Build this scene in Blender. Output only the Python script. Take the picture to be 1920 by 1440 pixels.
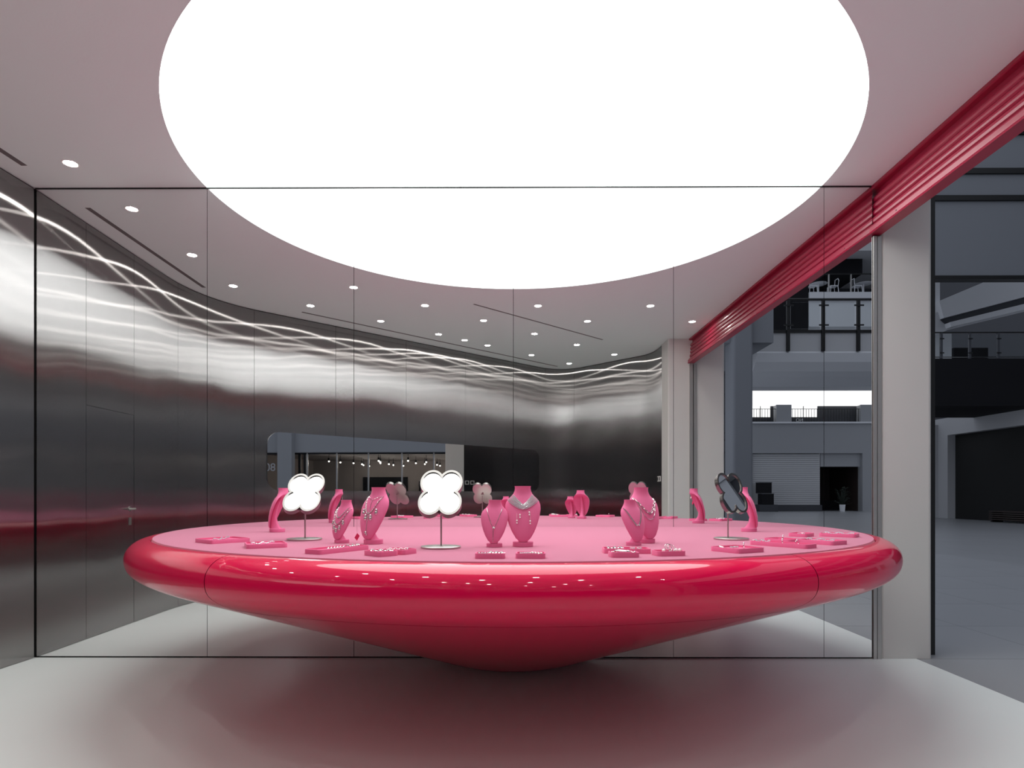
import bpy, bmesh, math, random
from mathutils import Vector, Matrix
random.seed(7)
PI = math.pi
for o in list(bpy.data.objects):
    bpy.data.objects.remove(o, do_unlink=True)
scene = bpy.context.scene
COL = scene.collection

# ------------------------------------------------------------------ camera
cam_d = bpy.data.cameras.new('camera')
cam = bpy.data.objects.new('camera', cam_d); COL.objects.link(cam)
cam.location = (-0.002, -4.8458, 1.3)
cam.rotation_euler = (PI / 2, 0, 0.0054)
cam_d.sensor_width = 36.0
cam_d.lens = 1152.85 / 1920 * 36
cam_d.shift_y = (925 - 720) / 1920
cam_d.clip_start = 0.02; cam_d.clip_end = 300
scene.camera = cam

# ------------------------------------------------------------------ world (daylight of the mall's glazed roof), exposure
SKY = (0.20, 0.215, 0.245)
SKY_STRENGTH = 3.0
DISC_STRENGTH = 4.5        # big luminous ceiling
SPOT_STRENGTH = 170.0       # small downlights
w = bpy.data.worlds.new('world'); scene.world = w; w.use_nodes = True
bgn = w.node_tree.nodes.get('Background') or w.node_tree.nodes.new('ShaderNodeBackground')
bgn.inputs['Color'].default_value = (*SKY, 1); bgn.inputs['Strength'].default_value = SKY_STRENGTH
cy = scene.cycles
cy.max_bounces = 10; cy.diffuse_bounces = 4; cy.glossy_bounces = 7; cy.transmission_bounces = 6; cy.transparent_max_bounces = 8
vs = scene.view_settings
scene.display_settings.display_device = 'sRGB'
vs.view_transform = 'Standard'; vs.look = 'None'; vs.gamma = 1.0; vs.exposure = 0.0
vs.use_curve_mapping = False

CEIL = 3.7155

# ------------------------------------------------------------------ materials
def lin(c):
    return tuple((x / 255 / 12.92) if x / 255 <= .04045 else ((x / 255 + .055) / 1.055) ** 2.4 for x in c)

def new_mat(name):
    m = bpy.data.materials.new(name); m.use_nodes = True
    nt = m.node_tree; b = nt.nodes['Principled BSDF']
    return m, nt, b

def pm(name, col, rough=.5, metal=0., spec=.5, coat=0., coat_r=.03, sheen=0., sheen_r=.4, sheen_tint=None, bump=None, vary=None):
    """col in sRGB 0-255. bump=(scale, distance), vary=(scale, amount)"""
    m, nt, b = new_mat(name)
    L = lin(col)
    b.inputs['Base Color'].default_value = (*L, 1)
    b.inputs['Roughness'].default_value = rough
    b.inputs['Metallic'].default_value = metal
    b.inputs['Specular IOR Level'].default_value = spec
    b.inputs['Coat Weight'].default_value = coat
    b.inputs['Coat Roughness'].default_value = coat_r
    b.inputs['Sheen Weight'].default_value = sheen
    b.inputs['Sheen Roughness'].default_value = sheen_r
    if sheen_tint: b.inputs['Sheen Tint'].default_value = (*lin(sheen_tint), 1)
    tc = None
    if bump or vary:
        tc = nt.nodes.new('ShaderNodeTexCoord')
    if bump:
        n = nt.nodes.new('ShaderNodeTexNoise'); n.inputs['Scale'].default_value = bump[0]; n.inputs['Detail'].default_value = 3
        bp = nt.nodes.new('ShaderNodeBump'); bp.inputs['Distance'].default_value = bump[1]; bp.inputs['Strength'].default_value = 1
        nt.links.new(tc.outputs['Object'], n.inputs['Vector']); nt.links.new(n.outputs['Fac'], bp.inputs['Height'])
        nt.links.new(bp.outputs['Normal'], b.inputs['Normal'])
    if vary:
        n = nt.nodes.new('ShaderNodeTexNoise'); n.inputs['Scale'].default_value = vary[0]; n.inputs['Detail'].default_value = 4
        mr = nt.nodes.new('ShaderNodeMapRange'); mr.inputs['To Min'].default_value = 1 - vary[1]; mr.inputs['To Max'].default_value = 1 + vary[1]
        mx = nt.nodes.new('ShaderNodeMixRGB'); mx.blend_type = 'MULTIPLY'; mx.inputs['Fac'].default_value = 1
        mx.inputs['Color1'].default_value = (*L, 1)
        nt.links.new(tc.outputs['Object'], n.inputs['Vector']); nt.links.new(n.outputs['Fac'], mr.inputs['Value'])
        nt.links.new(mr.outputs['Result'], mx.inputs['Color2']); nt.links.new(mx.outputs['Color'], b.inputs['Base Color'])
    return m

def em(name, col, strength):
    m, nt, b = new_mat(name)
    b.inputs['Base Color'].default_value = (.8, .8, .8, 1)
    b.inputs['Emission Color'].default_value = (*lin(col), 1)
    b.inputs['Emission Strength'].default_value = strength
    return m

def steel_mat():
    m = bpy.data.materials.new('brushed stainless steel'); m.use_nodes = True
    nt = m.node_tree; nt.nodes.clear()
    out_ = nt.nodes.new('ShaderNodeOutputMaterial'); b = nt.nodes.new('ShaderNodeBsdfAnisotropic')
    nt.links.new(b.outputs['BSDF'], out_.inputs['Surface'])
    b.inputs['Color'].default_value = (.41, .40, .398, 1)
    b.inputs['Anisotropy'].default_value = STEEL_ANISO
    tg = nt.nodes.new('ShaderNodeTangent'); tg.direction_type = 'UV_MAP'; tg.uv_map = 'UVMap'
    nt.links.new(tg.outputs['Tangent'], b.inputs['Tangent'])
    uv = nt.nodes.new('ShaderNodeUVMap'); uv.uv_map = 'UVMap'
    # large soft oil-canning of the sheets
    mp = nt.nodes.new('ShaderNodeMapping'); mp.inputs['Scale'].default_value = (1.3, .55, 1)
    n = nt.nodes.new('ShaderNodeTexNoise'); n.inputs['Scale'].default_value = 1.0; n.inputs['Detail'].default_value = 1.0
    bp = nt.nodes.new('ShaderNodeBump'); bp.inputs['Distance'].default_value = .014; bp.inputs['Strength'].default_value = 1
    nt.links.new(uv.outputs['UV'], mp.inputs['Vector']); nt.links.new(mp.outputs['Vector'], n.inputs['Vector'])
    nt.links.new(n.outputs['Fac'], bp.inputs['Height'])
    nt.links.new(bp.outputs['Normal'], b.inputs['Normal'])
    # fine vertical grain in the roughness
    mp2 = nt.nodes.new('ShaderNodeMapping'); mp2.inputs['Scale'].default_value = (300, 2, 1)
    n2 = nt.nodes.new('ShaderNodeTexNoise'); n2.inputs['Scale'].default_value = 1.0
    mr = nt.nodes.new('ShaderNodeMapRange'); mr.inputs['To Min'].default_value = STEEL_ROUGH * .92; mr.inputs['To Max'].default_value = STEEL_ROUGH * 1.08
    nt.links.new(uv.outputs['UV'], mp2.inputs['Vector']); nt.links.new(mp2.outputs['Vector'], n2.inputs['Vector'])
    nt.links.new(n2.outputs['Fac'], mr.inputs['Value']); nt.links.new(mr.outputs['Result'], b.inputs['Roughness'])
    return m

STEEL_ANISO = -.90
STEEL_ROUGH = .24
M = {}
M['steel'] = steel_mat()
M['mirror'] = pm('silvered mirror glass', (240, 240, 240), 0.0, 1.0)
M['polished'] = pm('mirror polished steel', (190, 192, 194), 0.0, 1.0)
M['ceiling'] = pm('painted plaster ceiling', (222, 230, 228), .9, spec=.2, bump=(60, .0004))
M['floor'] = pm('pale poured resin floor', (230, 236, 234), .32, spec=.4, vary=(1.3, .03))
M['white'] = pm('white painted column', (206, 204, 201), .5, vary=(2, .02))
M['alu'] = pm('anodised aluminium', (186, 184, 182), .38, .8)
M['slot'] = pm('grey air slot', (104, 97, 97), .8)
M['mgrey3'] = pm('mall grey with shade painted in', (122, 125, 131), .8)  # darker copy of the mall grey; the shade is put into the colour
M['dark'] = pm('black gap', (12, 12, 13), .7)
M['black'] = pm('black metal', (15, 15, 17), .5)
M['blackm'] = pm('matt black cladding', (22, 22, 26), .8, spec=.2)
M['disc'] = em('luminous stretch ceiling', (249, 255, 253), DISC_STRENGTH)
M['spot'] = em('downlight lens', (255, 250, 244), SPOT_STRENGTH)
M['trim'] = pm('white downlight trim', (235, 232, 228), .5)
M['felt'] = pm('pink felt', (196, 118, 144), .95, spec=.1, sheen=.35, sheen_r=.5, sheen_tint=(255, 220, 232), bump=(900, .0006))
M['lacquer'] = pm('crimson pink gloss lacquer', (222, 1, 72), .3, spec=.1, coat=.7, coat_r=.02)
M['velvet'] = pm('hot pink velvet', (226, 116, 158), .9, spec=.15, sheen=.55, sheen_r=.35, sheen_tint=(255, 190, 212), bump=(700, .0005))
M['tray'] = pm('pink velvet tray', (230, 112, 154), .9, spec=.15, sheen=.45, sheen_r=.4, sheen_tint=(255, 195, 215), bump=(700, .0004))
M['silver'] = pm('polished silver', (214, 212, 210), .18, 1.0)
M['satin'] = pm('satin nickel', (186, 182, 178), .33, 1.0)
M['frame'] = pm('dark satin nickel frame', (128, 125, 122), .3, 1.0)
M['pearl'] = pm('white pearl', (244, 240, 236), .2, coat=.6)
M['crystal'] = pm('clear crystal', (236, 238, 242), .08, .6)
M['card'] = pm('pink card tag', (222, 52, 104), .7)
M['cardw'] = pm('white card tag', (238, 236, 232), .7)
M['thread'] = pm('fine thread', (190, 150, 160), .8)
M['shutter'] = pm('crimson powder coated steel', (156, 12, 54), .38, spec=.5, coat=.3, coat_r=.15)
M['tile'] = pm('grey mall floor tile', (150, 152, 156), .35, spec=.5, vary=(.9, .06))
M['grout'] = pm('dark grout', (90, 92, 96), .8)
M['mgrey'] = pm('mall blue grey paint', (182, 183, 186), .75, vary=(.3, .04))
M['mwhite'] = pm('mall white paint', (210, 212, 216), .75)
M['mdark'] = pm('mall dark cladding', (58, 60, 66), .7)
M['mgrey2'] = pm('mall grey render', (150, 152, 156), .8)
M['brown'] = pm('dark brown joinery', (52, 42, 40), .6)
M['leaf'] = pm('dark green leaf', (28, 40, 30), .6)
M['windowlit'] = em('bright daylit window', (250, 250, 248), 1.15)
M['led'] = em('shop spotlight bulb', (255, 244, 230), 200.0)
M['strip'] = em('shop shelf light strip', (255, 240, 224), 1.6)
M['shopwall'] = pm('shop interior plaster', (150, 140, 136), .8)
M['cafe'] = pm('white cafe furniture', (226, 228, 232), .5)
def glass_mat():
    m, nt, b = new_mat('clear glass')
    b.inputs['Base Color'].default_value = (.93, .96, .96, 1); b.inputs['Roughness'].default_value = 0
    b.inputs['Transmission Weight'].default_value = 1; b.inputs['IOR'].default_value = 1.0 + .12
    return m
M['glass'] = glass_mat()

# ------------------------------------------------------------------ mesh helpers
class MB:
    def __init__(s): s.v = []; s.f = []; s.uv = {}; s.smooth = set()
    def add(s, vs_, fs, smooth=False):
        o = len(s.v); s.v += [tuple(p) for p in vs_]
        for f in fs:
            if smooth: s.smooth.add(len(s.f))
            s.f.append(tuple(i + o for i in f))
        return s
    def box(s, x0, x1, y0, y1, z0, z1):
        return s.add([(x0, y0, z0), (x1, y0, z0), (x1, y1, z0), (x0, y1, z0), (x0, y0, z1), (x1, y0, z1), (x1, y1, z1), (x0, y1, z1)],
                     [(0, 3, 2, 1), (4, 5, 6, 7), (0, 1, 5, 4), (1, 2, 6, 5), (2, 3, 7, 6), (3, 0, 4, 7)])
    def prism(s, pts, z0, z1):
        """pts CCW in xy"""
        n = len(pts)
        s.add([(x, y, z0) for x, y in pts] + [(x, y, z1) for x, y in pts],
              [tuple(range(n))[::-1], tuple(range(n, 2 * n))] + [(i, (i + 1) % n, n + (i + 1) % n, n + i) for i in range(n)])
        return s
    def prism_axis(s, pts, a, b, axis):
        """extrude 2D polygon along axis 'x' (pts=(y,z)) or 'y' (pts=(x,z))"""
        n = len(pts)
        f = (lambda p, t: (t, p[0], p[1])) if axis == 'x' else (lambda p, t: (p[0], t, p[1]))
        return s.add([f(p, a) for p in pts] + [f(p, b) for p in pts],
                     [tuple(range(n))[::-1], tuple(range(n, 2 * n))] + [(i, (i + 1) % n, n + (i + 1) % n, n + i) for i in range(n)])
    def lathe(s, prof, n=32, a0=0, a1=2 * PI, cx=0, cy=0, smooth=True):
        full = abs(a1 - a0 - 2 * PI) < 1e-6
        k = n if full else n + 1
        vs_ = []
        for j in range(k):
            a = a0 + (a1 - a0) * j / n
            ca, sa = math.cos(a), math.sin(a)
            vs_ += [(cx + r * ca, cy + r * sa, z) for r, z in prof]
        m = len(prof); fs = []
        for j in range(n):
            j2 = (j + 1) % k
            for i in range(m - 1):
                fs.append((j * m + i, j2 * m + i, j2 * m + i + 1, j * m + i + 1))
        return s.add(vs_, fs, smooth)
    def cyl(s, p, q, r, n=12, r2=None, smooth=True, caps=True):
        p = Vector(p); q = Vector(q); d = (q - p).normalized()
        a = d.orthogonal().normalized(); b = d.cross(a); r2 = r if r2 is None else r2
        vs_ = [p + (a * math.cos(2 * PI * i / n) + b * math.sin(2 * PI * i / n)) * r for i in range(n)] + \
              [q + (a * math.cos(2 * PI * i / n) + b * math.sin(2 * PI * i / n)) * r2 for i in range(n)]
        s.add(vs_, [(i, (i + 1) % n, n + (i + 1) % n, n + i) for i in range(n)], smooth)
        if caps: s.add(vs_, [tuple(range(n))[::-1], tuple(range(n, 2 * n))])
        return s
    def tube(s, pts, r, n=6, closed=False):
        P = [Vector(p) for p in pts]; m = len(P); rings = []
        up = Vector((0, 0, 1))
        for i in range(m):
            if closed: d = P[(i + 1) % m] - P[i - 1]
            else: d = P[min(i + 1, m - 1)] - P[max(i - 1, 0)]
            d.normalize(); a = d.cross(up)
            if a.length < 1e-4: a = d.cross(Vector((1, 0, 0)))
            a.normalize(); b = d.cross(a)
            rings += [P[i] + (a * math.cos(2 * PI * k / n) + b * math.sin(2 * PI * k / n)) * r for k in range(n)]
        fs = []
        for i in range(m if closed else m - 1):
            j = (i + 1) % m
            for k in range(n):
                fs.append((i * n + k, i * n + (k + 1) % n, j * n + (k + 1) % n, j * n + k))
        if not closed:
            fs += [tuple(range(n))[::-1], tuple(range((m - 1) * n, m * n))]
        return s.add(rings, fs, True)
    def ball(s, c, r, n=8, m=5, sz=1.0):
        vs_ = [(c[0], c[1], c[2] - r * sz)]
        for i in range(1, m):
            t = PI * i / m
            for j in range(n):
                a = 2 * PI * j / n
                vs_.append((c[0] + r * math.sin(t) * math.cos(a), c[1] + r * math.sin(t) * math.sin(a), c[2] - r * math.cos(t) * sz))
        vs_.append((c[0], c[1], c[2] + r * sz)); fs = []
        for j in range(n):
            fs.append((0, 1 + (j + 1) % n, 1 + j)); top = len(vs_) - 1; b = 1 + (m - 2) * n
            fs.append((top, b + j, b + (j + 1) % n))
            for i in range(m - 2):
                a = 1 + i * n
                fs.append((a + j, a + (j + 1) % n, a + n + (j + 1) % n, a + n + j))
        return s.add(vs_, fs, True)
    def mesh(s, name, sharp=40):
        me = bpy.data.meshes.new(name); me.from_pydata(s.v, [], s.f); me.validate()
        if s.smooth and len(me.polygons) == len(s.f):
            for i in s.smooth: me.polygons[i].use_smooth = True
            me.set_sharp_from_angle(angle=math.radians(sharp))
        me.update(); return me
    def build(s, name, mat, parent=None, loc=None, rot=None, fix=False, bevel=0):
        me = s.mesh(name)
        if fix or bevel:
            bm = bmesh.new(); bm.from_mesh(me)
            bmesh.ops.recalc_face_normals(bm, faces=bm.faces)
            if bevel:
                bmesh.ops.bevel(bm, geom=[e for e in bm.edges], offset=bevel, segments=2, affect='EDGES', profile=.5)
            bm.to_mesh(me); bm.free()
        return link(name, me, mat, parent, loc, rot)

def link(name, me, mat, parent=None, loc=None, rot=None):
    o = bpy.data.objects.new(name, me); COL.objects.link(o)
    if mat is not None and not me.materials:
        me.materials.append(M[mat] if isinstance(mat, str) else mat)
    if parent: o.parent = parent
    if loc: o.location = loc
    if rot: o.rotation_euler = rot
    return o

def empty(name, loc=(0, 0, 0), rz=0):
    o = bpy.data.objects.new(name, None); COL.objects.link(o); o.location = loc; o.rotation_euler = (0, 0, rz)
    o.empty_display_size = .1
    return o

def tag(o, label, cat, group=None):
    o['label'] = label; o['category'] = cat
    if group: o['group'] = group
    return o

def struct(o, label=None, cat=None):
    o['kind'] = 'structure'
    if label: o['label'] = label
    if cat: o['category'] = cat
    return o

def copy_tree(o, parent=None):
    c = o.copy(); COL.objects.link(c); c.parent = parent
    for ch in list(o.children): copy_tree(ch, c)
    return c

def rrect(x0, x1, y0, y1, r, n=6):
    pts = []
    for cx, cy, a in ((x1 - r, y0 + r, -PI / 2), (x1 - r, y1 - r, 0), (x0 + r, y1 - r, PI / 2), (x0 + r, y0 + r, PI)):
        pts += [(cx + r * math.cos(a + PI / 2 * i / n), cy + r * math.sin(a + PI / 2 * i / n)) for i in range(n + 1)]
    return pts

# ================================================================== STRUCTURE
# ---- floor of the shop
fl = MB().prism([(-4.3, -7.6), (3.15, -7.6), (3.15, .25), (-4.3, .25)], -.12, 0)
struct(fl.build('floor', 'floor'), 'pale grey seamless resin shop floor under the pink table', 'floor')

# ---- mall floor with tiles
mf = MB().box(3.15, 70, -70, 60, -.14, -.004).build('floor_mall', None)
def mallfloor():
    m, nt, b = new_mat('large grey mall floor tiles')
    tc = nt.nodes.new('ShaderNodeTexCoord'); br = nt.nodes.new('ShaderNodeTexBrick')
    br.offset = 0; br.inputs['Scale'].default_value = 1; br.inputs['Brick Width'].default_value = 1.2; br.inputs['Row Height'].default_value = 1.2
    br.inputs['Mortar Size'].default_value = .006
    a = lin((150, 152, 156)); g = lin((96, 98, 102))
    br.inputs['Color1'].default_value = (*a, 1); br.inputs['Color2'].default_value = (*[x * .94 for x in a], 1); br.inputs['Mortar'].default_value = (*g, 1)
    mp = nt.nodes.new('ShaderNodeMapping'); mp.inputs['Location'].default_value = (-3.15 + 3.6, 0, 0)
    nt.links.new(tc.outputs['Object'], mp.inputs['Vector']); nt.links.new(mp.outputs['Vector'], br.inputs['Vector'])
    nt.links.new(br.outputs['Color'], b.inputs['Base Color']); b.inputs['Roughness'].default_value = .32
    return m
mf.data.materials.append(mallfloor())
struct(mf, 'large grey tiled mall floor beyond the shop threshold', 'floor')
tile_me = MB().prism(rrect(.003, 1.197, .003, 1.197, .004, 1), -.01, 0).mesh('tile'); tile_me.materials.append(M['tile'])
for i in range(5):
    for j in range(11):
        link('tile', tile_me, None, mf, (3.15 + 1.2 * i, -4.8 + 1.2 * j, .0))

# ---- steel wall path
def bez(p0, p1, p2, n):
    return [((1 - t) ** 2 * p0[0] + 2 * t * (1 - t) * p1[0] + t * t * p2[0], (1 - t) ** 2 * p0[1] + 2 * t * (1 - t) * p1[1] + t * t * p2[1]) for t in [i / n for i in range(1, n + 1)]]
path = [(-3.80, 0.0)] + [(-3.80 - .065 * t, -1.95 * t) for t in [i / 6 for i in range(1, 7)]]
path += bez((-3.865, -1.95), (-3.888, -2.76), (-3.35, -3.287), 14)
path += [(-3.35 + (.45 + 3.35) * t, -3.287 + (-6.905 + 3.287) * t) for t in [i / 10 for i in range(1, 11)]]
path += bez((.45, -6.905), (.896, -7.329), (1.32, -6.88), 12)
path += [(1.32 + .88 * t, -6.88 + .93 * t) for t in (.5, 1)]
path += bez((2.2, -5.95), (2.37, -5.77), (2.38, -5.35), 8) + [(2.38, -5.19)]
cum = [0.0]
for a, b in zip(path, path[1:]): cum.append(cum[-1] + math.hypot(b[0] - a[0], b[1] - a[1]))
def at_s(s):
    s = max(0, min(cum[-1], s))
    for i in range(len(path) - 1):
        if s <= cum[i + 1] + 1e-9:
            t = (s - cum[i]) / (cum[i + 1] - cum[i]); a, b = path[i], path[i + 1]
            dx, dy = b[0] - a[0], b[1] - a[1]; L = math.hypot(dx, dy)
            return (a[0] + dx * t, a[1] + dy * t), (dx / L, dy / L)
def s_of(x, y):
    return min(((math.hypot(at_s(s)[0][0] - x, at_s(s)[0][1] - y), s) for s in [k * .005 for k in range(int(cum[-1] / .005))]))[1]
def wall_strip(s0, s1, z0, z1, off0, off1, step=.08):
    """slab along the path; off>0 = into the room"""
    ss = [s0 + 1e-4] + [c for c in cum if s0 + .01 < c < s1 - .01] + [s1 - 1e-4]
    mb = MB(); n = len(ss); rows = []
    for s in ss:
        (x, y), (dx, dy) = at_s(s)
        # room lies to the left of the travel direction (path runs -y then +x)
        nx, ny = -dy, dx
        rows.append(((x + nx * off1, y + ny * off1), (x + nx * off0, y + ny * off0)))
    vs_ = []
    for (a, b) in rows: vs_ += [(*a, z0), (*a, z1), (*b, z0), (*b, z1)]
    fs = []; uvs = []
    for i in range(n - 1):
        p, q = 4 * i, 4 * i + 4
        fs += [(p, q, q + 1, p + 1), (p + 2, p + 3, q + 3, q + 2), (p + 1, q + 1, q + 3, p + 3), (p, p + 2, q + 2, q)]
    e = 4 * (n - 1)
    fs += [(0, 1, 3, 2), (e, e + 2, e + 3, e + 1)]
    mb.add(vs_, fs, True)
    me = mb.mesh('steel_panel', 30)
    uvl = me.uv_layers.new(name='UVMap')
    S = []
    for s in ss: S += [s] * 4
    for lp in me.loops:
        v = me.vertices[lp.vertex_index].co
        uvl.data[lp.index].uv = (S[lp.vertex_index], v.z)
    return me
sd0 = s_of(-3.82, -.603); sd1 = s_of(-3.845, -1.327); s2 = s_of(-3.86, -2.17); s3 = s_of(-3.43, -3.21)
sC = s_of(-2.99, -3.63); s4 = s_of(.57, -7.01); s5 = s_of(1.14, -7.05); s6 = s_of(2.29, -5.84); sE = cum[-1]
GAP = .0022
wl = link('wall_left', wall_strip(0.003, s3, 0, CEIL, -.12, -.012), 'dark'); struct(wl, 'brushed steel wall along the left side with a flush door', 'wall')
wr = link('wall_rear', wall_strip(s3, s5, 0, CEIL, -.12, -.012), 'dark'); struct(wr, 'long diagonal brushed steel wall seen in the mirror', 'wall')
we = link('wall_right', wall_strip(s5, sE, 0, CEIL, -.12, -.012), 'dark'); struct(we, 'short brushed steel wall curving to the white column', 'wall')
def spanel(parent, s0, s1, z0=.004, z1=CEIL - .012):
    return link('steel_panel', wall_strip(s0 + GAP, s1 - GAP, z0, z1, -.012, 0), 'steel', parent)
DH = 2.085
for a, b in ((0.012, sd0), (sd1, s2), (s2, s3)): spanel(wl, a, b)
spanel(wl, sd0, sd1, DH + .004)
seams = [s3, sC + .55, sC + 1.75, sC + 2.95, sC + 4.15, s4, s5]
for a, b in zip(seams, seams[1:]): spanel(wr, a, b)
for a, b in zip([s5, s6], [s6, sE]): spanel(we, a, b)
# flush door in the steel wall
d1 = empty('door_1', (0, 0, 0)); struct(d1, 'flush brushed steel door with a small lever handle', 'door')
link('door_leaf', wall_strip(sd0 + .004, sd1 - .004, .004, DH, -.013, -.001), 'steel', d1)
(hx, hy_), (tdx, tdy) = at_s(s_of(-3.843, -1.255))
nx, ny = -tdy, tdx
hb = MB().cyl((hx, hy_, 1.146), (hx + nx * .05, hy_ + ny * .05, 1.146), .009)
hb.cyl((hx + nx * .05, hy_ + ny * .05 - .012, 1.146), (hx + nx * .05, hy_ + ny * .05 + .105, 1.146), .009)
hd = hb.build('door_handle', 'satin', d1)
MB().cyl((hx, hy_, 1.146), (hx + nx * .008, hy_ + ny * .008, 1.146), .024, 20).build('rosette', 'satin', hd)
MB().box(hx - .001, hx + .007, hy_ - .02, hy_ + .02, .985, 1.06).build('lock_plate', 'satin', d1)

# ---- mirror wall (picture's back wall)
wb = MB().box(-3.93, 2.803, .010, .16, 0, CEIL).build('wall_back', 'dark'); struct(wb, 'mirror clad wall behind the pink half round table', 'wall')
mx_ = [-3.796, -2.437, -1.276, -.0175, 1.243, 2.424, 2.803]
for a, b in zip(mx_, mx_[1:]):
    MB().box(a + .0018, b - .0018, 0, .009, .012, CEIL - .009).build('mirror_panel', 'mirror', wb)

MB().box(-3.80, 2.803, -.004, .009, CEIL - .010, CEIL).build('top_trim', 'dark', wb)
# ---- ceiling with half-round opening
LX, LR = -.016, 2.4227
N = 96
arc = [(LX + LR * math.cos(PI + PI * i / N), LR * math.sin(PI + PI * i / N)) for i in range(N + 1)]   # from left to right through -y
outer = [(-4.1, .12), (-4.1, -7.5), (3.3, -7.5), (3.3, .12), (LX + LR, .12)]
ring = arc + [(2.9, 0)]
mb = MB()
# build as fan of strips: each arc point to a matching point on the outer rectangle
def outer_pt(p):
    dx, dy = p[0] - LX, p[1]
    ts = []
    if dx < -1e-9: ts.append((-4.1 - LX) / dx)
    if dx > 1e-9: ts.append((2.86 - LX) / dx)
    if dy < -1e-9: ts.append(-7.5 / dy)
    t = min(ts); return (LX + dx * t, dy * t)
angs = sorted(set([PI + PI * i / N for i in range(N + 1)] + [PI + math.atan2(7.5, 4.1 + LX), 2 * PI - math.atan2(7.5, 2.86 - LX)]))
inn = [(LX + LR * math.cos(a), LR * math.sin(a)) for a in angs]; out = [outer_pt(p) for p in inn]
n = len(inn)
top = CEIL + .03
vs_ = [(*p, CEIL) for p in inn] + [(*p, CEIL) for p in out] + [(*p, top) for p in inn] + [(*p, top) for p in out]
fs = []
for i in range(n - 1):
    fs += [(i, i + 1, n + i + 1, n + i), (2 * n + i, 3 * n + i, 3 * n + i + 1, 2 * n + i + 1), (i, 2 * n + i, 2 * n + i + 1, i + 1), (n + i, n + i + 1, 3 * n + i + 1, 3 * n + i)]
mb.add(vs_, fs)
ce = mb.build('ceiling', 'ceiling', fix=True); struct(ce, 'flat pale plaster ceiling around the luminous half disc', 'ceiling')
MB().box(-4.1, 2.86, 0, .2, CEIL, CEIL + .03).build('ceiling_edge', 'ceiling', ce)
# ceiling slots
def slot(p, q, w):
    P = Vector((*p, 0)); Q = Vector((*q, 0)); d = (Q - P).normalized(); a = Vector((-d.y, d.x, 0)) * w / 2
    pts = [(P + a), (P - a), (Q - a), (Q + a)]
    t = MB().prism([(v.x, v.y) for v in pts], CEIL - .0015, CEIL + .004).build('air_slot', 'slot', ce, fix=True)
slot((-3.62, -.335), (-3.655, -2.35), .045); slot((-2.845, -3.33), (.80, -6.86), .035); slot((-.534, -3.0), (1.372, -4.83), .028)

# ---- big luminous half disc
mb = MB(); mb.add([(LX, 0, CEIL + .012)] + [(p[0] * 1.0, p[1], CEIL + .012) for p in arc], [(0, i + 1, i + 2) for i in range(N)])
tag(mb.build('luminous_ceiling_panel', 'disc'), 'huge glowing white half disc light set in the ceiling', 'ceiling light')
# ---- downlights
DL = [(-3.26, -.36, 'round downlight in the row along the left steel wall, nearest the mirror'),
      (-3.28, -1.37, 'round downlight in the row along the left steel wall, second from the mirror'),
      (-3.29, -2.30, 'round downlight in the row along the left steel wall, third from the mirror'),
      (-1.90, -2.36, 'single round downlight tight against the left edge of the luminous disc'),
      (-2.64, -3.06, 'round downlight by the start of the long slot, leftmost in the first row'),
      (-1.165, -3.06, 'round downlight second from left in the first row past the disc'),
      (.29, -3.08, 'round downlight third from left in the first row past the disc'),
      (1.74, -3.09, 'round downlight rightmost in the first row past the disc'),
      (-1.89, -3.77, 'round downlight leftmost of the second row past the disc'),
      (-.445, -3.75, 'round downlight second from left in the second row past the disc'),
      (1.01, -3.79, 'round downlight third from left in the second row past the disc'),
      (2.487, -3.82, 'round downlight beside the crimson shutter at the end of the second row'),
      (-1.17, -4.49, 'round downlight left one of the third row past the disc'),
      (.287, -4.47, 'round downlight right one of the third row past the disc'),
      (-.80, -4.85, 'round downlight alone between the third and fourth rows, by the long slot'),
      (-.455, -5.19, 'round downlight left one of the fourth row past the disc'),
      (1.0, -5.16, 'round downlight right one of the fourth row past the disc'),
      (.28, -5.90, 'round downlight left one of the fifth row past the disc'),
      (1.72, -5.87, 'round downlight right one of the fifth row, near the white column'),
      (1.0, -6.60, 'round downlight farthest from the mirror, in the steel corner')]
dl_trim = MB().lathe([(.043, .0), (.048, -.003), (.055, -.003), (.057, .0)], 24).mesh('trim_ring')
dl_lens = MB(); dl_lens.add([(0, 0, -.001)] + [(.043 * math.cos(2 * PI * i / 24), .043 * math.sin(2 * PI * i / 24), -.001) for i in range(24)], [(0, (i + 1) % 24 + 1, i + 1) for i in range(24)])
dl_lens = dl_lens.mesh('lens')
for x, y, lab in DL:
    e = empty('downlight', (x, y, CEIL)); tag(e, lab, 'downlight', 'recessed ceiling downlights')
    link('trim_ring', dl_trim, 'trim', e); link('lens', dl_lens, 'spot', e)

# ---- white columns, guide rails, bulkhead
c1 = MB().prism(rrect(2.872, 3.274, 0, .5, .03, 5), 0, CEIL + 2); struct(c1.build('column_front', 'white'), 'white column at the right end of the mirror wall', 'column')
c2 = MB().prism(rrect(2.385, 3.262, -5.25, -4.772, .02, 4), 0, CEIL + 2); struct(c2.build('column_rear', 'white'), 'white column behind the camera, seen in the mirror', 'column')
gr = empty('guide_rail', (2.806, 0, 0)); tag(gr, 'aluminium shutter guide rail between mirror wall and white column', 'rail')
MB().box(0, .026, -.014, .12, 0, CEIL - .4).build('rail_flange', 'alu', gr)
MB().box(.026, .033, .004, .12, 0, CEIL - .4).build('rail_slot', 'dark', gr)
MB().box(.033, .064, -.010, .12, 0, CEIL - .4).build('rail_flange', 'alu', gr)
gr = empty('guide_rail', (2.715, -4.772, 0)); tag(gr, 'aluminium shutter guide rail on the column behind the camera', 'rail')
MB().box(0, .05, 0, .03, 0, CEIL - .4).build('rail_flange', 'alu', gr)
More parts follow.
